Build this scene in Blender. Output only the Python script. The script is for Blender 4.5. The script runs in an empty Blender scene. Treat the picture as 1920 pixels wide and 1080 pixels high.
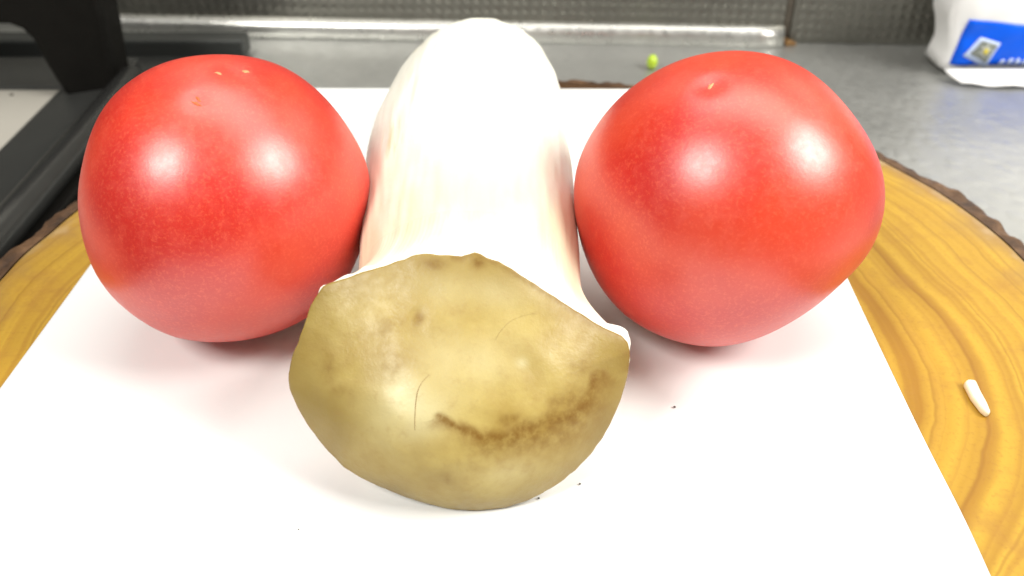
import bpy, bmesh, math, random
import numpy as np
from mathutils import Vector, noise as mnoise

# ------------------------------------------------------------------ camera
sc = bpy.context.scene
COL = sc.collection
CAM_H, PITCH, FPX = .142, math.radians(35.709), 1700.0
cd = bpy.data.cameras.new('camera'); cam = bpy.data.objects.new('camera', cd); COL.objects.link(cam)
cam.location = (0, 0, CAM_H); cam.rotation_euler = (math.pi/2 - PITCH, 0, 0)
cd.sensor_width = 36; cd.lens = FPX/1920*36; cd.clip_start = .005; cd.clip_end = 50
cd.dof.use_dof = True; cd.dof.focus_distance = .195; cd.dof.aperture_fstop = 17; cd.dof.aperture_blades = 0
sc.camera = cam

# ------------------------------------------------------------------ room light and lamps
W = bpy.data.worlds.new('World'); sc.world = W; W.use_nodes = True
W.node_tree.nodes['Background'].inputs[0].default_value = (1, .97, .92, 1)
W.node_tree.nodes['Background'].inputs[1].default_value = .13
sc.view_settings.view_transform = 'Standard'; sc.view_settings.look = 'None'
sc.view_settings.exposure = .08; sc.view_settings.gamma = 1
def lamp(name, loc, target, power, sx, sy, col=(1, .97, .92)):
    l = bpy.data.lights.new(name, 'AREA'); l.shape = 'RECTANGLE'; l.size = sx; l.size_y = sy; l.energy = power; l.color = col
    o = bpy.data.objects.new(name, l); COL.objects.link(o); o.location = loc
    o.rotation_euler = (Vector(target)-Vector(loc)).to_track_quat('-Z', 'Y').to_euler()
    return o
lamp('lamp_room', (-.51, -.33, .85), (0, .2, 0), 9.8, .34, .34)
lamp('lamp_right', (.76, -.01, .72), (0, .2, 0), 12.6, .46, .42)  # room lamp on the right, placed by the tomatoes' right-hand highlights
lamp('lamp_ceiling', (.10, .46, 1.10), (0, .2, 0), 8.6, 1.1, .6)

# ------------------------------------------------------------------ helpers
def tag(o, label=None, cat=None, group=None, kind=None):
    if label: o['label'] = label
    if cat: o['category'] = cat
    if group: o['group'] = group
    if kind: o['kind'] = kind
    return o
def empty(name, loc, label, cat, group=None):
    o = bpy.data.objects.new(name, None); COL.objects.link(o); o.location = loc
    o.empty_display_size = .01
    return tag(o, label, cat, group)
def link(name, me, m, parent=None, smooth=True):
    o = bpy.data.objects.new(name, me); COL.objects.link(o)
    if m: me.materials.append(m)
    if smooth:
        for p in me.polygons: p.use_smooth = True
    if parent:
        o.parent = parent
        o.matrix_parent_inverse = parent_inv(parent)
    return o
def parent_inv(p):
    from mathutils import Matrix
    if p.type != 'EMPTY': return Matrix.Identity(4)
    loc = Vector((0, 0, 0)); q = p
    while q: loc += q.location if q.type == 'EMPTY' else Vector((0, 0, 0)); q = q.parent
    return Matrix.Translation(-loc)
def pyd(name, v, f, m, parent=None, smooth=True):
    me = bpy.data.meshes.new(name); me.from_pydata([tuple(map(float, p)) for p in v], [], f); me.update()
    return link(name, me, m, parent, smooth)
def frombm(name, bm, m, parent=None, smooth=False):
    bmesh.ops.recalc_face_normals(bm, faces=bm.faces[:])
    me = bpy.data.meshes.new(name); bm.to_mesh(me); bm.free()
    return link(name, me, m, parent, smooth)
def bevel(o, w, n=2):
    b = o.modifiers.new('bevel', 'BEVEL'); b.width = w; b.segments = n; b.limit_method = 'ANGLE'; b.angle_limit = .6
    return o
def box(bm, x0, x1, y0, y1, z0, z1):
    v = [bm.verts.new((x, y, z)) for x in (x0, x1) for y in (y0, y1) for z in (z0, z1)]
    for q in ((0,1,3,2),(4,6,7,5),(0,4,5,1),(2,3,7,6),(0,2,6,4),(1,5,7,3)): bm.faces.new([v[i] for i in q])
def prism(bm, poly, fn, d0, d1):
    a = [bm.verts.new(fn(p, d0)) for p in poly]; b = [bm.verts.new(fn(p, d1)) for p in poly]; n = len(poly)
    bm.faces.new(a); bm.faces.new(b[::-1])
    for i in range(n): bm.faces.new((a[i], a[(i+1) % n], b[(i+1) % n], b[i]))
def grid_faces(nu, nv, wrap=True):
    f = []
    for i in range(nu-1):
        for j in range(nv if wrap else nv-1):
            k = (j+1) % nv
            f.append((i*nv+j, i*nv+k, (i+1)*nv+k, (i+1)*nv+j))
    return f
def nz(p, s, o=0.0): return mnoise.noise(Vector((p[0]*s+o, p[1]*s+o*1.7, p[2]*s-o)))
def sstep(a, b, x):
    t = np.clip((x-a)/(b-a), 0, 1); return t*t*(3-2*t)

class NT:
    def __init__(s, name):
        s.m = bpy.data.materials.new(name); s.m.use_nodes = True; s.t = s.m.node_tree; s.n = s.t.nodes
        s.b = s.n['Principled BSDF']
        tc = s.n.new('ShaderNodeTexCoord'); s.obj = tc.outputs['Object']
    def set(s, **k):
        for a, v in k.items():
            i = s.b.inputs[a.replace('_', ' ')]
            if hasattr(v, 'is_linked') or isinstance(v, bpy.types.NodeSocket): s.t.links.new(v, i)
            else: i.default_value = v if not isinstance(v, tuple) else (*v, 1)[:len(i.default_value)]
        return s
    def lk(s, v, i):
        if isinstance(v, bpy.types.NodeSocket): s.t.links.new(v, i)
        elif isinstance(v, tuple): i.default_value = (*v, 1)[:len(i.default_value)]
        else: i.default_value = v
    def noise(s, scale, detail=3, vec=None, rough=.55, dist=0, dim='3D'):
        n = s.n.new('ShaderNodeTexNoise'); n.noise_dimensions = dim
        n.inputs['Scale'].default_value = scale; n.inputs['Detail'].default_value = detail
        n.inputs['Roughness'].default_value = rough; n.inputs['Distortion'].default_value = dist
        if dim == '1D': s.lk(vec, n.inputs['W'])
        else: s.lk(vec if vec is not None else s.obj, n.inputs['Vector'])
        return n.outputs['Fac']
    def voro(s, scale, vec=None, feat='F1'):
        n = s.n.new('ShaderNodeTexVoronoi'); n.feature = feat; n.inputs['Scale'].default_value = scale
        s.lk(vec if vec is not None else s.obj, n.inputs['Vector']); return n.outputs['Distance']
    def map(s, scale=(1,1,1), loc=(0,0,0), rot=(0,0,0)):
        n = s.n.new('ShaderNodeMapping'); s.lk(s.obj, n.inputs['Vector'])
        n.inputs['Scale'].default_value = scale; n.inputs['Location'].default_value = loc; n.inputs['Rotation'].default_value = rot
        return n.outputs[0]
    def math(s, op, a, b=0.0, c=0.0, clamp=False):
        n = s.n.new('ShaderNodeMath'); n.operation = op; n.use_clamp = clamp
        s.lk(a, n.inputs[0]); s.lk(b, n.inputs[1]); s.lk(c, n.inputs[2]); return n.outputs[0]
    def vmath(s, op, a, b=(0,0,0)):
        n = s.n.new('ShaderNodeVectorMath'); n.operation = op; s.lk(a, n.inputs[0]); s.lk(b, n.inputs[1])
        return n.outputs['Value'] if op in ('LENGTH', 'DISTANCE') else n.outputs[0]
    def sep(s, v=None):
        n = s.n.new('ShaderNodeSeparateXYZ'); s.lk(v if v is not None else s.obj, n.inputs[0]); return n.outputs
    def rng(s, v, a, b, c=0.0, d=1.0):
        n = s.n.new('ShaderNodeMapRange'); n.interpolation_type = 'SMOOTHSTEP'; s.lk(v, n.inputs[0])
        for i, q in enumerate((a, b, c, d)): n.inputs[i+1].default_value = q
        return n.outputs[0]
    def mix(s, f, a, b, mode='MIX'):
        n = s.n.new('ShaderNodeMix'); n.data_type = 'RGBA'; n.blend_type = mode
        s.lk(f, n.inputs[0]); s.lk(a, n.inputs[6]); s.lk(b, n.inputs[7]); return n.outputs[2]
    def ramp(s, v, stops):
        n = s.n.new('ShaderNodeValToRGB'); s.lk(v, n.inputs[0]); e = n.color_ramp.elements
        for i, (p, c) in enumerate(stops):
            x = e[i] if i < 2 else e.new(p)
            x.position = p; x.color = (*c, 1)
        return n.outputs[0]
    def attr(s, name):
        n = s.n.new('ShaderNodeAttribute'); n.attribute_name = name; return n.outputs['Color'], n.outputs['Vector']
    def bump(s, h, strength=.3, dist=.001):
        n = s.n.new('ShaderNodeBump'); n.inputs['Strength'].default_value = strength; n.inputs['Distance'].default_value = dist
        s.lk(h, n.inputs['Height']); s.t.links.new(n.outputs[0], s.b.inputs['Normal']); return s
def plain(name, col, rough=.5, metal=0.0, var=.0, vs=60, bump=0, bs=400, spec=None):
    t = NT(name); t.set(Roughness=rough, Metallic=metal)
    if var: t.set(Base_Color=t.mix(t.noise(vs, 4), tuple(c*(1-var) for c in col), tuple(min(1, c*(1+var)) for c in col)))
    else: t.set(Base_Color=col)
    if bump: t.bump(t.noise(bs, 3), bump, .0005)
    if spec is not None: t.set(Specular_IOR_Level=spec)
    return t.m

# ------------------------------------------------------------------ materials
def mat_steel(name, base, rough, plane, pitch, strength, metal=.85):
    t = NT(name); x, y, z = t.sep()
    u, v = (x, y) if plane == 'xy' else (x, z)
    k = 2*math.pi/pitch
    a = t.math('SINE', t.math('MULTIPLY', t.math('ADD', u, v), k)); b = t.math('SINE', t.math('MULTIPLY', t.math('SUBTRACT', u, v), k))
    if plane == 'xy': a = t.rng(t.voro(150, t.map(scale=(1, .8, 1))), .1, .6, 1, 0); b = 1.0
    h = t.math('POWER', t.math('MAXIMUM', t.math('MULTIPLY', a, b), 0.0), .8)
    n = t.noise(16, 4, None, .65); n2 = t.noise(260, 3)
    t.set(Metallic=metal, Base_Color=t.mix(n, tuple(c*.72 for c in base), tuple(min(.95, c*1.2) for c in base)),
          Roughness=t.rng(n2, .3, .7, rough-.04, rough+.07))
    t.bump(t.math('ADD', h, t.math('MULTIPLY', n2, .25)), strength, .0006)
    return t.m
M_counter = mat_steel('counter_steel', (.47, .475, .455), .38, 'xy', .0068, .30, .7)
M_wall = mat_steel('wall_steel', (.25, .245, .215), .34, 'xz', .0100, .6)
M_lip = mat_steel('lip_steel', (.70, .70, .66), .30, 'xz', .014, .05)
M_paper = plain('white_paper', (.82, .835, .83), .7, 0, .01, 40, .05, 900)
M_black = plain('black_enamel', (.02, .02, .019), .26, 0, .2, 90, 0, 400, 1.0)
M_iron = plain('black_iron', (.006, .0055, .0045), .6, 0, .3, 120, .2, 700, .12)
M_dark = plain('dark_plate', (.030, .031, .029), .38, .1, .15, 60)
M_bar = plain('charcoal_bar', (.045, .048, .045), .42, .2, .15, 60)
M_pan = plain('pale_grey_pan', (.42, .40, .35), .5, .15, .08, 30)
M_rust = plain('rusty_speck', (.22, .12, .04), .8, 0, .4, 500)
M_seam = plain('seam_grime', (.10, .085, .065), .6, .2, .3, 200)
M_white = plain('packet_white_film', (.93, .93, .92), .35, 0, .02, 60)
M_blue = plain('packet_blue_print', (.002, .115, .84), .35, 0, .06, 60, 0, 400, .2)
M_logo_frame = plain('logo_pale_blue', (.55, .66, .90), .4)
M_logo_grey = plain('logo_grey_picture', (.20, .22, .19), .45, 0, .6, 240)
M_logo_petal = plain('logo_petals', (.50, .52, .47), .45)
M_yellow = plain('logo_yellow_heart', (.62, .52, .02), .45)
M_green = plain('green_pea_skin', (.42, .58, .03), .35, 0, .25, 300)
M_sliver = plain('ivory_sliver', (.88, .82, .60), .4, 0, .06, 400)
M_speck = plain('dark_speck', (.05, .04, .03), .8)
M_scar = plain('cork_scar', (.76, .30, .13), .6, 0, .25, 900)
M_crack = plain('brown_crack', (.30, .20, .08), .7)
M_scar2 = plain('orange_scar', (.68, .13, .035), .55, 0, .25, 900)

def mat_tomato(name, seed, ca, cb):
    t = NT(name)
    mp = t.map(loc=(seed, seed*.3, 0))
    big = t.noise(30, 2, mp); fine = t.noise(1500, 2, mp, .7); mid = t.noise(420, 3, mp, .6)
    c = t.mix(t.rng(big, .36, .64), ca, cb)
    c = t.mix(t.math('MULTIPLY', t.rng(mid, .45, .8), .25), c, (.74, .085, .040))
    c = t.mix(t.math('MULTIPLY', t.rng(fine, .46, .74), .38), c, (.80, .125, .050))
    t.set(Base_Color=c, Roughness=t.rng(mid, .3, .7, .35, .41), IOR=1.52, Sheen_Weight=.02, Sheen_Roughness=.45, Sheen_Tint=(1, .75, .68), Subsurface_Weight=.10, Subsurface_Radius=(.006, .0015, .001),
          Coat_Weight=.12, Coat_Roughness=.55, Specular_IOR_Level=1.0)
    t.b.inputs['Subsurface Scale'].default_value = 1.0
    t.bump(t.math('ADD', t.math('MULTIPLY', fine, .5), t.noise(160, 2, mp)), .06, .0006)
    return t.m

def mat_stem():
    t = NT('mushroom_flesh')
    streak = t.noise(1, 4, t.map(scale=(420, 16, 420)), .6)
    patch = t.noise(1, 3, t.map(scale=(70, 26, 70), loc=(.4, 0, .2)))
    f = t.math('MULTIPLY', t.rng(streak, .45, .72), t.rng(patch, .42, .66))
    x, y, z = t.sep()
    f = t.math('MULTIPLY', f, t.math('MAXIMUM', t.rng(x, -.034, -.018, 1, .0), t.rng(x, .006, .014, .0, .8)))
    f = t.math('MAXIMUM', f, t.math('MULTIPLY', t.rng(y, .166, .210, .70, 0), t.rng(patch, .30, .60, .25, 1)))  # creamier toward the cap, which also paints in the neck's shade
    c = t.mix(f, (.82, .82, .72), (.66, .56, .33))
    t.set(Base_Color=c, Roughness=.55, Subsurface_Weight=.15, Subsurface_Radius=(.003, .0026, .0018))
    t.b.inputs['Subsurface Scale'].default_value = 1.0
    t.bump(t.math('ADD', streak, t.noise(500, 2)), .12, .0006)
    return t.m
def mat_gill():
    t = NT('mushroom_gills')
    col, vec = t.attr('ray')
    r = t.sep(vec)[0]
    s_ = t.sep(vec)[1]
    ridge = t.math('SINE', t.math('MULTIPLY', r, 2*math.pi*150))
    t.set(Base_Color=t.mix(t.math('MULTIPLY', t.rng(s_, .15, .6), t.rng(t.noise(1, 3, t.map(scale=(70, 26, 70), loc=(.4, 0, .2))), .30, .60, .175, .70)), (.82, .82, .72), (.66, .56, .33)), Roughness=.6, Subsurface_Weight=.15, Subsurface_Radius=(.003, .0026, .0018))  # cream away from the rim, with the concave neck's shade put into it
    t.b.inputs['Subsurface Scale'].default_value = 1.0
    t.bump(ridge, .05, .0003)
    return t.m
def mat_cap():
    t = NT('mushroom_cap_skin')
    col, vec = t.attr('stain_highlight'); r, g, b = t.sep(vec)
    n1 = t.noise(95, 4, None, .6); n2 = t.noise(420, 4, None, .65); n3 = t.noise(1500, 2)
    c = t.mix(t.rng(n1, .3, .7), (.35, .245, .062), (.45, .345, .108))
    c = t.mix(g, c, (.56, .495, .27))                                # pale centre, plus a highlight painted into the skin colour
    c = t.mix(b, c, (.235, .160, .042))                              # olive tan margin and blotches
    c = t.mix(t.math('MULTIPLY', t.rng(n2, .5, .75), .30), c, (.30, .19, .055))
    rr = t.math('MULTIPLY', r, t.rng(n2, .25, .65, .42, .95), clamp=True)
    c = t.mix(rr, c, (.165, .078, .009))                             # brown bruise
    t.set(Base_Color=c, Roughness=t.rng(n2, .3, .7, .34, .46), Subsurface_Weight=.08, Subsurface_Radius=(.003, .002, .001), Specular_IOR_Level=.32)
    t.b.inputs['Subsurface Scale'].default_value = 1.0
    t.bump(t.math('ADD', t.math('MULTIPLY', n2, .6), t.math('MULTIPLY', n3, .3)), .24, .0006)
    return t.m
def mat_wood():
    t = NT('board_wood')
    x, y, z = t.sep()
    wob = t.math('MULTIPLY', t.math('SUBTRACT', t.noise(11, 1.5), .5), .022)
    wob2 = t.math('MULTIPLY', t.math('SUBTRACT', t.noise(60, 3, None, .6), .5), .0026)
    cmb = t.n.new('ShaderNodeCombineXYZ'); t.lk(t.math('MULTIPLY', t.math('SUBTRACT', x, .0), 1.0), cmb.inputs[0]); t.lk(t.math('MULTIPLY', t.math('SUBTRACT', y, .19), 1.0), cmb.inputs[1])
    rad = t.math('ADD', t.math('ADD', t.vmath('LENGTH', cmb.outputs[0]), wob), wob2)
    b1 = t.noise(150, 2, rad, .5, 0, '1D'); b2 = t.noise(420, 2, rad, .5, 0, '1D'); b3 = t.noise(95, 1, t.math('ADD', rad, 3.3), .5, 0, '1D')
    c = t.ramp(b1, [(.26, (.32, .160, .016)), (.42, (.41, .235, .025)), (.60, (.49, .30, .034)), (.80, (.43, .25, .025))])
    c = t.mix(t.rng(b2,   .54, .68, 0, .30), c, (.33, .155, .020))
    line = t.rng(t.math('ABSOLUTE', t.math('SUBTRACT', b3, .5)), .0, .055, .42, 0.0)
    c = t.mix(line, c, (.21, .085, .010))
    blot = t.noise(48, 6, None, .72)
    c = t.mix(t.rng(blot, .48, .70, 0, .6), c, (.34, .17, .028))
    fine = t.noise(1, 3, t.map(scale=(900, 900, 60)))
    c = t.mix(t.math('MULTIPLY', t.rng(fine, .5, .75), .35), c, (.30, .14, .02))
    far = t.rng(y, .327, .333)
    edge = t.math('ADD', t.vmath('DISTANCE', t.obj, (.0027, .1957, 0)), t.math('MULTIPLY', t.math('SUBTRACT', t.noise(55, 4), .5), .03))
    c = t.mix(t.rng(edge, .130, .147, 0, .7), c, (.26, .15, .055))
    c = t.mix(t.rng(t.math('ADD', edge, t.math('MULTIPLY', t.math('SUBTRACT', t.noise(120, 3), .5), .03)), .140, .150, 0, .6), c, (.42, .30, .16))
    c = t.mix(far, c, (.07, .032, .010))
    t.set(Base_Color=c, Roughness=.42, Specular_IOR_Level=.4)
    t.bump(t.math('ADD', t.math('MULTIPLY', fine, .5), b2), .15, .0004)
    return t.m
def mat_bark():
    t = NT('board_bark')
    n = t.noise(120, 4, None, .65); n2 = t.noise(420, 3)
    c = t.ramp(n, [(.30, (.030, .015, .007)), (.50, (.085, .042, .018)), (.68, (.17, .092, .042)), (.80, (.32, .20, .10))])
    t.set(Base_Color=c, Roughness=.6); t.bump(t.math('ADD', n, t.math('MULTIPLY', n2, .5)), .6, .0015)
    return t.m
M_tomL, M_tomR = mat_tomato('tomato_skin_rosy', 0.0, (.54, .011, .003), (.67, .040, .011)), mat_tomato('tomato_skin_bright', 2.7, (.56, .009, .002), (.68, .045, .010))
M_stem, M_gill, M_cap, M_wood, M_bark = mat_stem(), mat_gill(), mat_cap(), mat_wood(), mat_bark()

# ------------------------------------------------------------------ setting: counter and splashback
ZC = -.030
bm = bmesh.new()
box(bm, -.9, .9, -.5, .52, ZC-.02, ZC)
tag(frombm('counter', bm, M_counter), kind='structure')

wall = empty('backsplash', (0, .464, ZC), 'embossed stainless steel backsplash wall rising behind the worktop', 'wall')
WA = math.atan2(.4508-.4781, .2634+.2759); WC, WS = math.cos(WA), math.sin(WA)
def wp(s, n, z):                                     # s along the wall from x=0, n out of the wall toward the room
    return (s*WC + n*WS, .4640 + s*WS - n*WC, z)
def wbox(name, s0, s1, n0, n1, z0, z1, m):
    bm = bmesh.new(); prism(bm, [(s0, z0), (s1, z0), (s1, z1), (s0, z1)], lambda p, d: wp(p[0], d, p[1]), n0, n1)
    return frombm(name, bm, m, wall)
bevel(wbox('steel_panel', -.75, .1395, -.004, .0, ZC+.0002, .42, M_wall), .0006)
bevel(wbox('steel_panel', .1440, .75, -.0055, -.001, ZC+.0002, .42, M_wall), .0006)
wbox('seam', .1397, .1438, -.0055, -.0022, ZC+.0002, .42, M_seam)
# folded lip along the foot of the left panel
prof = [(.0003, .0095), (.0012, .0098)] + [(.0012+.0052*math.sin(a), .0040+.0058*math.cos(a)) for a in np.linspace(.15, 1.75, 9)] + [(.0066, .0001), (.0003, .0001)]
v = []; NS = 60
for i in range(NS):
    s = -.75 + i/(NS-1)*(.1395+.75)
    wob = .00025*math.sin(s*190) + .0002*math.sin(s*71)
    for n_, z_ in prof: v.append(wp(s, n_+wob*(n_ > .001), ZC + z_))
npf = len(prof); fc = grid_faces(NS, npf) + [tuple(range(npf)), tuple(range((NS-1)*npf, NS*npf))[::-1]]
pyd('base_lip', v, fc, M_lip, wall)
bm = bmesh.new()
for q, (ds, dz, r) in enumerate([(.0, .0012, .0021), (.0026, .0008, .0015), (-.0022, .0030, .0012)]):
    r_ = bmesh.ops.create_icosphere(bm, subdivisions=2, radius=r)
    for u in r_['verts']: u.co = Vector(wp(.1432+ds, .0022, ZC+dz)) + u.co*(1+.4*nz(u.co, 900, q))
frombm('rust_spot', bm, M_rust, wall, True)

# ------------------------------------------------------------------ gas stove on the left
st = empty('gas_stove', (-.3, .32, ZC), 'black gas stove at the far left with an iron pot support', 'stove')
bm = bmesh.new(); box(bm, -.70, -.1292, -.10, .434, ZC+.0003, -.0276); bevel(frombm('top_plate', bm, M_dark, st), .0006)
bm = bmesh.new(); box(bm, -.70, -.1330, .4345, .4475, ZC+.0003, -.0198); bevel(frombm('rear_rail', bm, M_bar, st), .0016, 3)
# burner frame: sloping flanges round a pale tray
def ring(name, outer, inner, zo, zi, zb, m):
    (a0, a1, b0, b1), (c0, c1, d0, d1) = outer, inner
    O = [(a0, b0), (a1, b0), (a1, b1), (a0, b1)]; I = [(c0, d0), (c1, d0), (c1, d1), (c0, d1)]
    v = [(*p, zo) for p in O] + [(*p, zi) for p in I] + [(*p, zb) for p in O] + [(*p, zb) for p in I]
    f = []
    for i in range(4):
        j = (i+1) % 4
        f += [(i, j, 4+j, 4+i), (8+i, 8+j, j, i), (4+i, 4+j, 12+j, 12+i), (12+i, 12+j, 8+j, 8+i)]
    return bevel(pyd(name, v, f, m, st, False), .0015, 2)
ring('burner_frame', (-.52, -.176, .06, .412), (-.47, -.2045, .10, .386), -.0195, -.0240, -.0275, M_dark)
bm = bmesh.new(); box(bm, -.4695, -.2050, .1005, .3855, -.0274, -.0248); frombm('drip_tray', bm, M_pan, st)
bm = bmesh.new()
r_ = bmesh.ops.create_icosphere(bm, subdivisions=2, radius=.0010)
for u in r_['verts']: u.co = Vector((-.2240, .3800, -.0246)) + Vector((u.co.x, u.co.y*.8, u.co.z*.4))
frombm('spot', bm, M_speck, st, True)
pr = []
for i in range(16):
    a = i/16*2*math.pi; pr.append((-.1690+.0062*math.cos(a), -.0185+.0062*math.sin(a)))
bm = bmesh.new(); prism(bm, pr, lambda p, d: (p[0], d, p[1]), .06, .384)
o = frombm('frame_tube', bm, M_black, st, True); bevel(o, .001)
bm = bmesh.new(); box(bm, -.1755, -.1600, .06, .400, -.0275, -.0235); bevel(frombm('frame_foot', bm, M_iron, st), .001)
leg = [(-.36, .075), (-.36, .0100), (-.2206, .0084), (-.2130, .0082), (-.2085, .0062), (-.2052, .0015), (-.2032, -.008), (-.2010, -.0160), (-.1975, -.0262), (-.1755, -.0240), (-.1743, -.010), (-.1726, .0120), (-.1730, .030), (-.1760, .060), (-.180, .075)]
bm = bmesh.new(); prism(bm, leg, lambda p, d: (p[0], d, p[1]), .376, .398)
bevel(frombm('pot_support', bm, M_iron, st), .0035, 3)

# ------------------------------------------------------------------ round board
BC = (.0027, .1957); ZB = -.0009
bd = empty('round_board', (BC[0], BC[1], ZC), 'round live edge wooden board under the white paper', 'board')
def rim(a):
    p = (math.cos(a), math.sin(a), 0)
    return .1441 + .0016*nz(p, 1.6, 3) + .0007*nz(p, 9, 5)
NA = 360; rs = [0, .03, .06, .08, .095, .105, .115, .122, .128, .133, .137, .140]
v = []
for r in rs:
    for j in range(NA):
        a = j/NA*2*math.pi; R_ = r
        v.append((BC[0]+R_*math.cos(a), BC[1]+R_*math.sin(a), ZB))
for k, (dr, dz) in enumerate([(-.0012, 0), (-.0003, -.0005), (.0, -.0016), (.0, -.026)]):
    for j in range(NA):
        a = j/NA*2*math.pi; R_ = rim(a)+dr
        v.append((BC[0]+R_*math.cos(a), BC[1]+R_*math.sin(a), ZB+dz))
nr = len(rs)+4
pyd('wood_slab', v, grid_faces(nr, NA)+[tuple(range((nr-1)*NA, nr*NA))[::-1]], M_wood, bd)
v = []; NB = 720; rows = 14
for i in range(rows):
    q = i/(rows-1)
    for j in range(NB):
        a = j/NB*2*math.pi; p = (math.cos(a), math.sin(a), 0)
        th = .0068 + .0020*nz(p, 3.1, 9) + .0011*nz(p, 23, 2)
        ang = q*math.pi*.5
        if q < .6: k = q/.6; dr, z = th*math.sin(k*math.pi/2), -.0004 - .0034*(1-math.cos(k*math.pi/2))**1.5
        else: k = (q-.6)/.4; dr, z = th*(1-.35*k*k), -.0038 - .0243*k
        P = Vector((BC[0]+(rim(a)+.0001+dr)*p[0], BC[1]+(rim(a)+.0001+dr)*p[1], ZB+z))
        d = (.0008*nz(P, 90, 1) + .0008*nz(P, 260, 4)) * min(1, q*5)
        P += Vector((p[0]*d, p[1]*d, d*.9*(q < .9)))
        P.z = max(P.z, ZC+.0004)
        v.append(P)
pyd('bark', v, grid_faces(rows, NB), M_bark, bd)

# ------------------------------------------------------------------ paper sheet
NXp, NYp = 150, 210
v = []
def seg(px, py, ax, ay, bx, by):
    t = max(0, min(1, ((px-ax)*(bx-ax)+(py-ay)*(by-ay))/((bx-ax)**2+(by-ay)**2)))
    return math.hypot(px-ax-t*(bx-ax), py-ay-t*(by-ay)), t
cre = [(-.0790, .1450, -.0689, .1335, .0022), (-.0689, .1335, -.0705, .1272, .0018), (.046, .121, .0505, .1125, .0004), (.0555, .1175, .0625, .1110, .0004)]
for j in range(NYp):
    y = .0335 + (.3312-.0335)*j/(NYp-1)
    for i in range(NXp):
        xl = -.1134-(.331-y)*.034; xr = .0957-(.33-y)*.033
        x = xl + (xr-xl)*i/(NXp-1)
        yy = y - .0016*(i/(NXp-1))
        z = -.0003
        for ax, ay, bx, by, h in cre:
            d, t = seg(x, yy, ax, ay, bx, by); z += h*math.exp(-(d/.0016)**2)*(.35+.65*math.sin(math.pi*min(1, t*.9+.1)))
        d = math.hypot((x-.083)/.010, (yy-.118)/.016); z += .0011*math.exp(-d*d)
        z += .0012*sstep(.006, 0, xr-x)*sstep(.20, .08, yy)
        v.append((x, yy, z))
o = pyd('paper_sheet', v, grid_faces(NYp, NXp, False), M_paper)
s = o.modifiers.new('thick', 'SOLIDIFY'); s.thickness = .00022; s.offset = -1
tag(o, 'blank white sheet of paper lying on the round board', 'paper')

# ------------------------------------------------------------------ tomatoes
CAMP = np.array([0, 0, CAM_H])
RL = [3108,3125,3142,3169,3203,3244,3281,3314,3339,3357,3372,3388,3407,3423,3429,3421,3406,3392,3384,3382,3383,3388,3393,3401,3410,3420,3431,3440,3443,3437,3425,3410,3398,3394,3402,3417,3433,3445,3448,3440,3420,3395,3377,3370,3370,3375,3382,3389,3394,3392,3382,3363,3341,3319,3302,3292,3288,3287,3286,3281,3273,3263,3251,3236,3214,3185,3152,3120,3093,3079,3079,3093]
RR = [3633,3620,3611,3609,3613,3622,3633,3643,3650,3653,3649,3636,3616,3591,3565,3540,3512,3478,3435,3385,3331,3276,3223,3176,3139,3115,3105,3107,3127,3164,3217,3270,3315,3345,3364,3374,3374,3364,3345,3320,3290,3259,3233,3218,3214,3222,3239,3260,3283,3302,3316,3323,3329,3334,3340,3346,3355,3366,3378,3389,3401,3417,3440,3464,3487,3511,3537,3568,3600,3626,3642,3642]
class Tomato:
    def __init__(s, c, tab, base, dents):
        s.c = np.array(c); s.tab = np.array(tab)*1e-5; s.base = base; s.dents = [(np.array(d)/np.linalg.norm(d), w, h) for d, w, h in dents]
        w = CAMP - s.c; w /= np.linalg.norm(w); ex = np.array([1., 0, 0]); ex -= w*(ex@w); ex /= np.linalg.norm(ex)
        s.w, s.ex, s.ey = w, ex, np.cross(w, ex); s.kz = 1
    def radius(s, D):
        a = np.arctan2(D@s.ey, D@s.ex); n = len(s.tab); q = (a+np.pi)/(2*np.pi)*n; i = np.floor(q).astype(int); t = q-i
        r = s.tab[i % n]*(1-t) + s.tab[(i+1) % n]*t
        cw = D@s.w; k = np.clip(1-cw*cw, 0, 1)**2.2
        r = s.base + (r-s.base)*k
        for d, w, h in s.dents: r = r + h*np.exp(-(np.arccos(np.clip(D@d, -1, 1))/w)**2)
        return r
    def at(s, D, lift=0.0):
        D = np.atleast_2d(np.array(D, float)); D = D/np.linalg.norm(D, axis=1)[:, None]
        P = s.c + D*(s.radius(D)+lift)[:, None]
        lo = P[:, 2] < s.c[2]; P[lo, 2] = s.c[2] + (P[lo, 2]-s.c[2])*s.kz
        return P
def make_tomato(name, T, m, label, group):
    nu, nv = 130, 220
    th = np.linspace(.0001, np.pi-.0001, nu); ph = np.linspace(0, 2*np.pi, nv, endpoint=False)
    D = np.stack([np.outer(np.sin(th), np.cos(ph)), np.outer(np.sin(th), np.sin(ph)), np.outer(np.cos(th), np.ones(nv))], -1).reshape(-1, 3)
    T.kz = 1; zmin = T.at(D)[:, 2].min(); T.kz = (T.c[2]-.0001)/(T.c[2]-zmin)
    root = empty(name, (T.c[0], T.c[1], 0), label, 'tomato', group)
    f = [tuple(q[::-1]) for q in grid_faces(nu, nv)]
    pyd('flesh', T.at(D), f, m, root)
    return root
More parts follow.
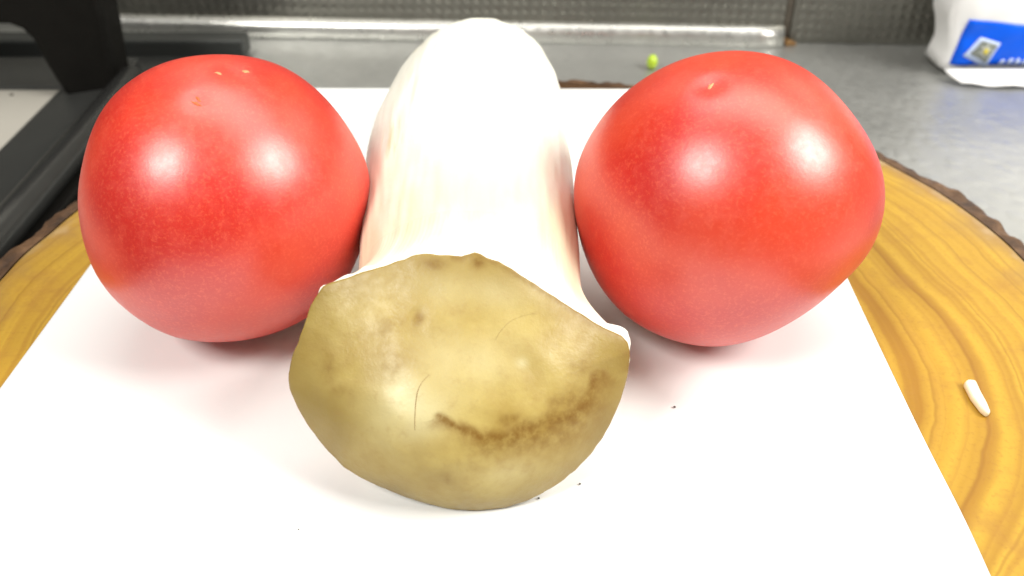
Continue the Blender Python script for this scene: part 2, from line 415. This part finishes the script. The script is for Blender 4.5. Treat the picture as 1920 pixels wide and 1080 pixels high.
def scar(T, root, d, along, L, Wd, m, h=.00022):
    d = np.array(d, float); d /= np.linalg.norm(d)
    t = np.array(along, float); t -= d*(t@d); t /= np.linalg.norm(t); b = np.cross(d, t)
    v = []; n = 14; k = 20
    for i in range(n):
        q = i/(n-1)
        for j in range(k):
            a = j/k*2*math.pi; e = 1+.75*nz((math.cos(a)*2, math.sin(a)*2, d[0]*9), 1.3, L*900)
            D = d*.034 + t*L*.5*q*math.cos(a)*e + b*Wd*.5*q*math.sin(a)*e
            v.append(T.at(D, -.0001 + h*(1-q**2)*1.6)[0])
    pyd('scar', v, grid_faces(n, k), m, root)
TL = Tomato((-.06814, .18657, .0340), RL, .0337, [((.24, -.036, .97), .11, -.0007), ((.35, .0, .94), .1, .0003), ((.11, -.39, .91), .07, -.0003)])
tl = make_tomato('tomato', TL, M_tomL, 'red tomato on the paper beside the stove, with three pale scars at its top', 'tomatoes beside the mushroom')
scar(TL, tl, (.173, -.096, .98), (1, -.5, 0), .0017, .0013, M_scar)
scar(TL, tl, (.322, -.014, .947), (1, -.2, 0), .0019, .0010, M_scar)
scar(TL, tl, (.109, -.375, .920), (1, -1.2, 0), .0026, .0007, M_scar2)
scar(TL, tl, (.106, -.411, .906), (1, -.6, 0), .0028, .0009, M_scar2)
TR = Tomato((.05079, .18449, .0352), RR, .0348, [((-.29, -.24, .926), .10, -.0008), ((.26, -.633, .729), .012, -.00006), ((.342, -.918, -.20), .3, .0006)])
tr = make_tomato('tomato', TR, M_tomR, 'red tomato leaning right beside the blue and white packet, one tiny pale scar on top', 'tomatoes beside the mushroom')
scar(TR, tr, (-.290, -.240, .926), (1, 1.5, 0), .0022, .0012, M_scar)

# ------------------------------------------------------------------ king oyster mushroom
mu = empty('mushroom', (-.009, .2, 0), 'king oyster mushroom lying between the tomatoes with its tan cap forward', 'mushroom')
SEC = [(15000,-891,2153,2429,2153),(15677,-919,2187,2467,2187),(16355,-946,2220,2505,2220),(17032,-974,2254,2542,2254),(17709,-1001,2287,2580,2287),(18386,-1029,2320,2617,2320),(19064,-1056,2354,2655,2354),(19741,-1084,2387,2692,2387),(20418,-1112,2406,2714,2406),(21096,-1139,2423,2733,2423),(21773,-1167,2440,2752,2440),(22450,-1194,2448,2762,2448),(23127,-1215,2438,2750,2438),(23805,-1191,2427,2738,2427),(24482,-1166,2416,2726,2416),(25159,-1141,2402,2708,2401),(25837,-1116,2383,2673,2370),(26514,-1091,2360,2610,2314),(27191,-1067,2335,2520,2234),(27868,-1042,2324,2410,2137),(28256,-1028,2313,2325,2061),(28638,-1014,2299,2221,1969),(29009,-1000,2281,2098,1860),(29364,-987,2255,1952,1731),(29696,-975,2225,1788,1585),(30002,-964,2192,1607,1425),(30277,-954,2156,1410,1250),(30516,-945,2118,1199,1063),(30717,-938,2077,975,864),(30877,-932,2035,740,656),(30992,-927,1991,498,442),(31062,-925,1946,250,222),(31086,-924,1900,0,0)]
SEC = np.array(SEC)*1e-5
NV = 288
def stem_ring(d, cx, cz, a, b):
    out = []
    for j in range(NV):
        t = -math.pi + j/NV*2*math.pi
        p = Vector((cx+a*math.cos(t), d, cz+b*math.sin(t)))
        k = .00035*nz((p.x*1, p.y*.25, p.z), 190, 2) + .0002*nz((p.x, p.y*.15, p.z), 500, 6)
        k *= min(1, a/.01)
        out.append((p.x+k*math.cos(t), d, max(.0002, p.z+k*math.sin(t))))
    return out
i0 = 2
dd = np.linspace(0, len(SEC)-1-i0, 110)
v = []
for q in dd:
    i = min(int(q), len(SEC)-2-i0); t = q-i; s_ = SEC[i+i0]*(1-t)+SEC[i+1+i0]*t
    v += stem_ring(*s_)
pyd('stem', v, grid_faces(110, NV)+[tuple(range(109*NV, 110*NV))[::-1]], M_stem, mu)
# cap: rim outline in the plane of the cap, pushed forward into a shallow dome
RC = np.array([3274,3221,3172,3112,3055,3002,2954,2906,2859,2815,2775,2738,2705,2677,2631,2581,2535,2492,2452,2415,2383,2354,2329,2308,2289,2273,2261,2252,2245,2242,2242,2244,2250,2258,2270,2277,2285,2296,2311,2328,2342,2354,2369,2387,2408,2432,2450,2469,2492,2518,2547,2567,2589,2614,2643,2675,2703,2731,2762,2797,2836,2879,2912,2941,2975,3012,3054,3095,3129,3166,3209,3255,3301,3345,3394,3447,3493,3531,3568,3565,3555,3322,3211,3120,3056,2996,2940,2888,2848,2815,2786,2761,2739,2729,2725,2726,2729,2737,2750,2770,2793,2820,2821,2825,2871,2896,2839,2787,2797,2811,2829,2851,2875,2904,2936,2905,2905,2910,2919,2938,2966,2998,3034,3081,3132,3188,3256,3337,3419,3401,3387,3377,3355,3335,3319,3308,3307,3317,3331,3349,3362,3363,3369,3331])*1e-5
ct = math.radians(30)
CO = Vector((-.01105, .13273, .02001)); CU = Vector((1, 0, 0)); CW = Vector((0, math.sin(ct), math.cos(ct))); CN = Vector((0, -math.cos(ct), math.sin(ct)))
RC = np.array([(RC[i-1]+2*RC[i]+RC[(i+1) % len(RC)])/4 if not 100 < i < 112 else RC[i] for i in range(len(RC))])
def rimr(a):
    n = len(RC); q = (a+math.pi)/(2*math.pi)*n; i = int(math.floor(q)); t = q-i
    return RC[i % n]*(1-t)+RC[(i+1) % n]*t
RCS = np.array([sum(RC[(i+j) % len(RC)]*math.exp(-(j/9)**2) for j in range(-24, 25))/sum(math.exp(-(j/9)**2) for j in range(-24, 25)) for i in range(len(RC))])
def rims(a):
    n = len(RCS); q = (a+math.pi)/(2*math.pi)*n; i = int(math.floor(q)); t = q-i
    return RCS[i % n]*(1-t)+RCS[(i+1) % n]*t
def cap_h(u, w, q):
    h = (.0102-.24*w)*(1-q**2.05)
    h -= .0007*math.exp(-((u-.006)/.012)**2-((w-.011)/.007)**2)          # shallow hollow
    h += .0005*math.exp(-((u+.0115)/.006)**2-((w+.001)/.005)**2)
    h += .0005*math.exp(-((u-.017)/.007)**2-((w-.010)/.006)**2)
    h -= .0003*math.exp(-((u+.0067)/.0016)**2-((w-.0170)/.0013)**2)      # pit
    h += (.0010*nz((u, w, 0), 55, 4)*(1-q) + .00022*nz((u, w, 0), 220, 7))*(1-q**4)
    return h
NP, NR = 288, 76
v = []; stain_highlight = []
def blob(u, w, cu, cw, su, sw, r=0.0):
    du, dw = u-cu, w-cw; x_, y_ = du*math.cos(r)+dw*math.sin(r), -du*math.sin(r)+dw*math.cos(r)
    return math.exp(-(x_/su)**2-(y_/sw)**2)
def stain_highlight_at(u, w, q, a):
    jx = u + .0016*nz((u, w, 1), 240, 3); jw = w + .0016*nz((u, w, 2), 240, 8)
    r = 0
    path = [(-.0030, -.0036), (.0010, -.0058), (.0050, -.0074), (.0105, -.0074), (.0150, -.0060), (.0216, -.0040), (.0255, -.0010), (.0280, .0036)]
    for (ax, ay), (bx, by), wd in zip(path[:-1], path[1:], (.0013, .0020, .0027, .0034, .0036, .0034, .0026)):
        d, t = seg(jx, jw, ax, ay, bx, by); below = jw < ay+(by-ay)*t; r = max(r, math.exp(-(d/(wd*(1.25 if below else .75)))**(1.4 if below else 2.6)))
    r = max(r, .8*blob(jx, jw, .0105, -.0045, .0026, .0016), .7*blob(jx, jw, .0215, -.0005, .0045, .0026, .5), .5*blob(jx, jw, .024, .006, .003, .004))
    r = max(r, .5*blob(jx, jw, -.0246, .0059, .0018, .0030), .5*blob(jx, jw, -.0222, .0012, .0026, .0022), .5*blob(jx, jw, -.0022, -.0157, .0028, .0024))
    r = max(r, .8*blob(u, w, -.0040, .0262, .0022, .0012), .95*blob(u, w, .0045, .0267, .0018, .0014))
    r = max(r, .9*blob(jx, jw, -.0067, .0154, .0012, .0012), .28*blob(jx, jw, -.012, .0145, .006, .003), .35*blob(jx, jw, -.012, .0075, .004, .004))
    r = max(r, .55*sstep(.93, 1.0, q)*(1 if .15 < a < 1.6 else .15))
    r = max(r, .35*blob(jx, jw, .003, -.0125, .004, .0016))
    g = 1.1*blob(u, w, -.0095, -.0015, .0075, .0065) + .35*blob(u, w, -.0085, -.0020, .004, .004) + .55*blob(u, w, .003, .008, .012, .006) + .6*blob(u, w, .004, .0215, .016, .004) + .9*blob(u, w, .0126, .0069, .0011, .0010) + .35*blob(u, w, .010, -.014, .010, .003)  # leading blobs paint the cap's broad highlight, the rest are pale skin
    b = .8*sstep(.60, 1.0, q) + .5*blob(jx, jw, -.022, -.005, .006, .007) + .45*blob(jx, jw, -.006, -.014, .008, .005) + .4*blob(jx, jw, .0155, .008, .006, .005) + .35*blob(jx, jw, -.014, .012, .007, .005)
    if .25 < a < 2.7: b *= .6
    return (min(1, r), min(1, g*(.8+.4*nz((u, w, 0), 140, 1))), min(1, max(0, b*(.85+.5*nz((u, w, 0), 120, 11)))))
for i in range(NR):
    if i < NR-5: q = (max(i, .02)/(NR-6))**.85
    else: q = 1.0
    for j in range(NP):
        a = -math.pi + j/NP*2*math.pi
        r = rimr(a)*(1+.006*nz((math.cos(a), math.sin(a), 0), 14, 3)*q**4)
        if i < NR-5: e = sstep(.80, 1, q)**2; rr, h = q*(r*e + min(rims(a), 99)*(1-e)), None
        else:
            k = (i-(NR-6))/5*math.pi*.75; rr = r - .0009*(1-math.cos(k))*.6; h = -.0013*math.sin(k) - .0006*(k/2)
        u, w = rr*math.cos(a), rr*math.sin(a)
        if h is None: h = cap_h(u, w, q)
        P = CO + CU*u + CW*w + CN*h
        P -= CN*(.0018*(abs(u)/.033)**2*(1 if q > 0 else 0))
        P.z = max(P.z, .00025)
        v.append(P); stain_highlight.append(stain_highlight_at(u-.06*max(h, 0), w-.17*max(h, 0), q, a))
o = pyd('cap', v, grid_faces(NR, NP), M_cap, mu)
at = o.data.attributes.new('stain_highlight', 'FLOAT_COLOR', 'POINT')
at.data.foreach_set('color', np.c_[np.array(stain_highlight), np.ones(len(stain_highlight))].astype(np.float32).ravel())
def cap_at(u, w, lift):
    a = math.atan2(w, u); q = 0.0
    R_ = math.hypot(u, w); lo, hi = 0.0, 1.0
    for _ in range(30):
        q = (lo+hi)/2; e = sstep(.80, 1, q)**2
        if q*(rimr(a)*e + rims(a)*(1-e)) < R_: lo = q
        else: hi = q
    P = CO + CU*u + CW*w + CN*(cap_h(u, w, q)+lift)
    return P - CN*(.0018*(abs(u)/.033)**2)
def fibre(pts, rad):
    n = 24; v = []; k = 6
    for i in range(n):
        t = i/(n-1)*(len(pts)-1); j = min(int(t), len(pts)-2); f_ = t-j
        g_ = lambda c: 0.5*((2*pts[j][c]) + (-pts[max(j-1, 0)][c]+pts[j+1][c])*f_ + (2*pts[max(j-1, 0)][c]-5*pts[j][c]+4*pts[j+1][c]-pts[min(j+2, len(pts)-1)][c])*f_**2 + (-pts[max(j-1, 0)][c]+3*pts[j][c]-3*pts[j+1][c]+pts[min(j+2, len(pts)-1)][c])*f_**3)
        u, w = g_(0), g_(1); P = cap_at(u, w, .00003); r = rad*(.35+.65*math.sin(math.pi*(.08+.84*i/(n-1))))
        for m_ in range(k):
            a = m_/k*2*math.pi; v.append(P + CU*r*math.cos(a) + CN*r*.6*math.sin(a) + CW*r*.5*math.cos(a))
    return pyd('crack', v, grid_faces(n, k)+[tuple(range(k))[::-1], tuple(range((n-1)*k, n*k))], M_crack, mu)
fibre([(-.0045, .0062), (-.0062, .0042), (-.0069, .0012), (-.0071, -.0040)], .00009)
fibre([(.0078, .0122), (.0092, .0142), (.0115, .0160), (.0155, .0170)], .00006)
# underside: pale gills flaring from the stem to just behind the rim
v = []; ray = []; NG = 64
base = stem_ring(*SEC[i0])
for i in range(NG):
    s_ = i/(NG-1)
    for j in range(NP):
        a = -math.pi + j/NP*2*math.pi
        r = rimr(a)*(1+.006*nz((math.cos(a), math.sin(a), 0), 14, 3)) - .0002 - .0005*(1-sstep(-.1, .2, a)*sstep(2.75, 2.45, a))
        lip = .0011 + .0007*nz((math.cos(a), math.sin(a), 0), 9, 6) + .0022*math.exp(-((a-.37)/.10)**2) + .0005*math.exp(-((a-2.3)/.2)**2) 
        P1 = CO + CU*r*math.cos(a) + CW*r*math.sin(a) - CN*(.0009+.0018*(abs(r*math.cos(a))/.033)**2)
        if s_ < .2:
            k = s_/.2; out = (.0007 + .0009*nz((math.cos(a), math.sin(a), 0), 12, 15))*math.sin(k*math.pi)*sstep(.05, .3, a)*sstep(2.62, 2.40, a) + .0017*math.sin(k*math.pi)*math.exp(-((a-.41)/.065)**2)
            P = P1 - CN*(lip*k) + (CU*math.cos(a)+CW*math.sin(a))*out
        else:
            k = (s_-.2)/.8; P1b = P1 - CN*lip
            P2 = Vector(base[j])
            e = 1-(1-k)**2.6
            P = Vector((P1b.x+(P2.x-P1b.x)*e, P1b.y+(P2.y-P1b.y)*k, P1b.z+(P2.z-P1b.z)*e))
        P.z = max(P.z, .0003)
        v.append(P); ray.append((j/NP, s_, 0))
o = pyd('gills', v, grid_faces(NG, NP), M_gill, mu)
at = o.data.attributes.new('ray', 'FLOAT_VECTOR', 'POINT'); at.data.foreach_set('vector', np.array(ray, np.float32).ravel())

# ------------------------------------------------------------------ blue and white packet
pk = empty('packet', (.27, .42, ZC), 'soft white packet with a blue printed band standing by the back wall', 'packet')
NH, ND = 26, 64
PX0, PX1, PY0, PY1 = .2048, .340, .4080, .4420
def pack_pt(h, t):                                   # h 0..1 upward, t 0..1 around
    zz = ZC + .004 + h*.115
    bulge = math.sin(math.pi*min(1, h*1.15+.05))
    x0 = PX0 - .0035*h + .0016*math.sin(h*19) ; x1 = PX1; hy = (PY1-PY0)/2*(.70+.30*bulge); cy = (PY0+PY1)/2 - .002*h
    a = t*2*math.pi; n = 9.0
    c, s_ = math.cos(a), math.sin(a)
    X = (x0+x1)/2 + (x1-x0)/2*math.copysign(abs(c)**(2/n), c); Y = cy + hy*math.copysign(abs(s_)**(2/n), s_)
    k = .0018*nz((X, Y, zz), 60, 2)+.0009*nz((X, Y, zz), 150, 5)
    return (X+k, Y-k, zz)
v = [pack_pt(i/(NH-1), j/ND) for i in range(NH) for j in range(ND)]
pyd('body', v, grid_faces(NH, ND)+[tuple(range(ND))[::-1], tuple(range((NH-1)*ND, NH*ND))], M_white, pk)
def front(x, z, off):                                # point on the front skin
    h = (z-ZC-.004)/.115
    best = min((pack_pt(h, t/400) for t in range(200, 400)), key=lambda p: abs(p[0]-x) + (0 if p[1] < (PY0+PY1)/2-.004 else 1))
    return (x, best[1]-off, z)
def decal(name, fn, nu, nv, m, off, parent):
    v = [front(*fn(i/(nu-1), j/(nv-1)), off) for i in range(nu) for j in range(nv)]
    o = pyd(name, v, grid_faces(nu, nv, False), m, parent)
    s = o.modifiers.new('thick', 'SOLIDIFY'); s.thickness = .0003; s.offset = 0
    return o
def bandf(a, b):
    zt = -.0006 - .0036*a - .0022*math.sin(a*3.14); zb = -.0234 - .0006*a
    xl = .2080 + .0016*b
    return (xl + (.332-xl)*a, zb + (zt-zb)*b)
band = decal('blue_band', bandf, 40, 12, M_blue, .0005, pk)
def quad(p):
    def fn(a, b):
        x = (p[0][0]*(1-a)+p[1][0]*a)*(1-b) + (p[3][0]*(1-a)+p[2][0]*a)*b
        z = (p[0][1]*(1-a)+p[1][1]*a)*(1-b) + (p[3][1]*(1-a)+p[2][1]*a)*b
        return (x, z)
    return fn
EMB = [(.2120, -.0181), (.2248, -.0246), (.2274, -.0117), (.2177, -.0091)]; EC = (.2209, -.0158)
decal('emblem', quad(EMB), 6, 6, M_logo_frame, .0011, band)
decal('emblem_picture', quad([(EC[0]+(p[0]-EC[0])*.72+.0004, EC[1]+(p[1]-EC[1])*.72+.0004) for p in EMB]), 6, 6, M_logo_grey, .0016, band)
for q in range(6):
    a = q*math.pi/3+.3
    decal('petal', quad([(EC[0]+.0004+.0007*math.cos(a+1.57), EC[1]+.0004+.0007*math.sin(a+1.57)), (EC[0]+.0004+.0007*math.cos(a-1.57), EC[1]+.0004+.0007*math.sin(a-1.57)), (EC[0]+.0004+.0027*math.cos(a-.15), EC[1]+.0004+.0029*math.sin(a-.15)), (EC[0]+.0004+.0027*math.cos(a+.15), EC[1]+.0004+.0029*math.sin(a+.15))]), 3, 3, M_logo_petal, .0020, band)
decal('flower_centre', quad([(EC[0]-.0006, EC[1]-.0008), (EC[0]+.0013, EC[1]-.0010), (EC[0]+.0015, EC[1]+.0014), (EC[0]-.0004, EC[1]+.0015)]), 3, 3, M_yellow, .0025, band)
for q in range(7):
    x = .2305 + q*.0034
    decal('lettering', quad([(x, -.0228), (x+.0019, -.0228), (x+.0026, -.0204+.0008*(q % 2)), (x+.0009, -.0204+.0008*(q % 3))]), 3, 3, M_logo_frame, .0011, band)
# crimped seal hanging forward at the bottom
v = []
for i in range(30):
    q = i/29; x = .2060 + q*.135
    fl = max(0, 1-q*6)
    for j in range(6):
        k = j/5
        y = .4078 - k*.0105*(1-.35*fl)*(1-.35*q) ; z = -.0238 - .0042*k**.7 + .0005*math.sin(q*40)*k
        v.append((x + .0050*k*fl - .002*(1-k)*fl, y, max(z, ZC+.0006)))
o = pyd('bottom_seal', v, grid_faces(30, 6, False), M_white, pk); s = o.modifiers.new('thick', 'SOLIDIFY'); s.thickness = .0005

# ------------------------------------------------------------------ small bits
bm = bmesh.new()
bmesh.ops.create_icosphere(bm, subdivisions=4, radius=.0030)
for u in bm.verts:
    p = u.co.copy(); k = 1+.10*nz(p, 500, 3)
    u.co = Vector((.0683+p.x*.92*k, .4230+p.y*k, ZC+.0036+p.z*1.18*k))
tag(frombm('green_scrap', bm, M_green, None, True), 'small bright green vegetable scrap on the steel counter', 'food scrap')
pl = [(.1055, .1590), (.1066, .1601), (.1084, .1597), (.1080, .1560), (.1078, .1520), (.1074, .1490), (.1064, .1484), (.1057, .1500), (.1052, .1540)]
bm = bmesh.new()
prism(bm, pl, lambda p, d: (p[0]+(d-ZB)*.1, p[1], d), ZB+.0001, ZB+.0018)
o = bevel(frombm('vegetable_sliver', bm, M_sliver, None, True), .0007, 3)
tag(o, 'pale ivory sliver of vegetable on the bare wood right of the paper', 'food scrap')
def crumb(x, y, r, label, q):
    bm = bmesh.new(); bmesh.ops.create_icosphere(bm, subdivisions=2, radius=r)
    for u in bm.verts:
        p = u.co.copy(); u.co = Vector((x, y, r*.5-.0001)) + Vector((p.x*(1+.5*nz(p, 2500, q)), p.y, p.z*.6))
    tag(frombm('crumb', bm, M_speck, None, True), label, 'crumb', 'dark crumbs on the paper')
crumb(.0369, .1513, .00028, 'tiny dark crumb alone on the paper below the right tomato', 1)
crumb(.0140, .1283, .00024, 'tiny dark crumb on the paper beside the cap, lower right', 2)
crumb(.0054, .1245, .00022, 'tiny dark crumb at the bottom edge of the mushroom cap', 3)
crumb(-.0418, .1166, .00018, 'faint tiny crumb on the open paper below left of the cap', 4)
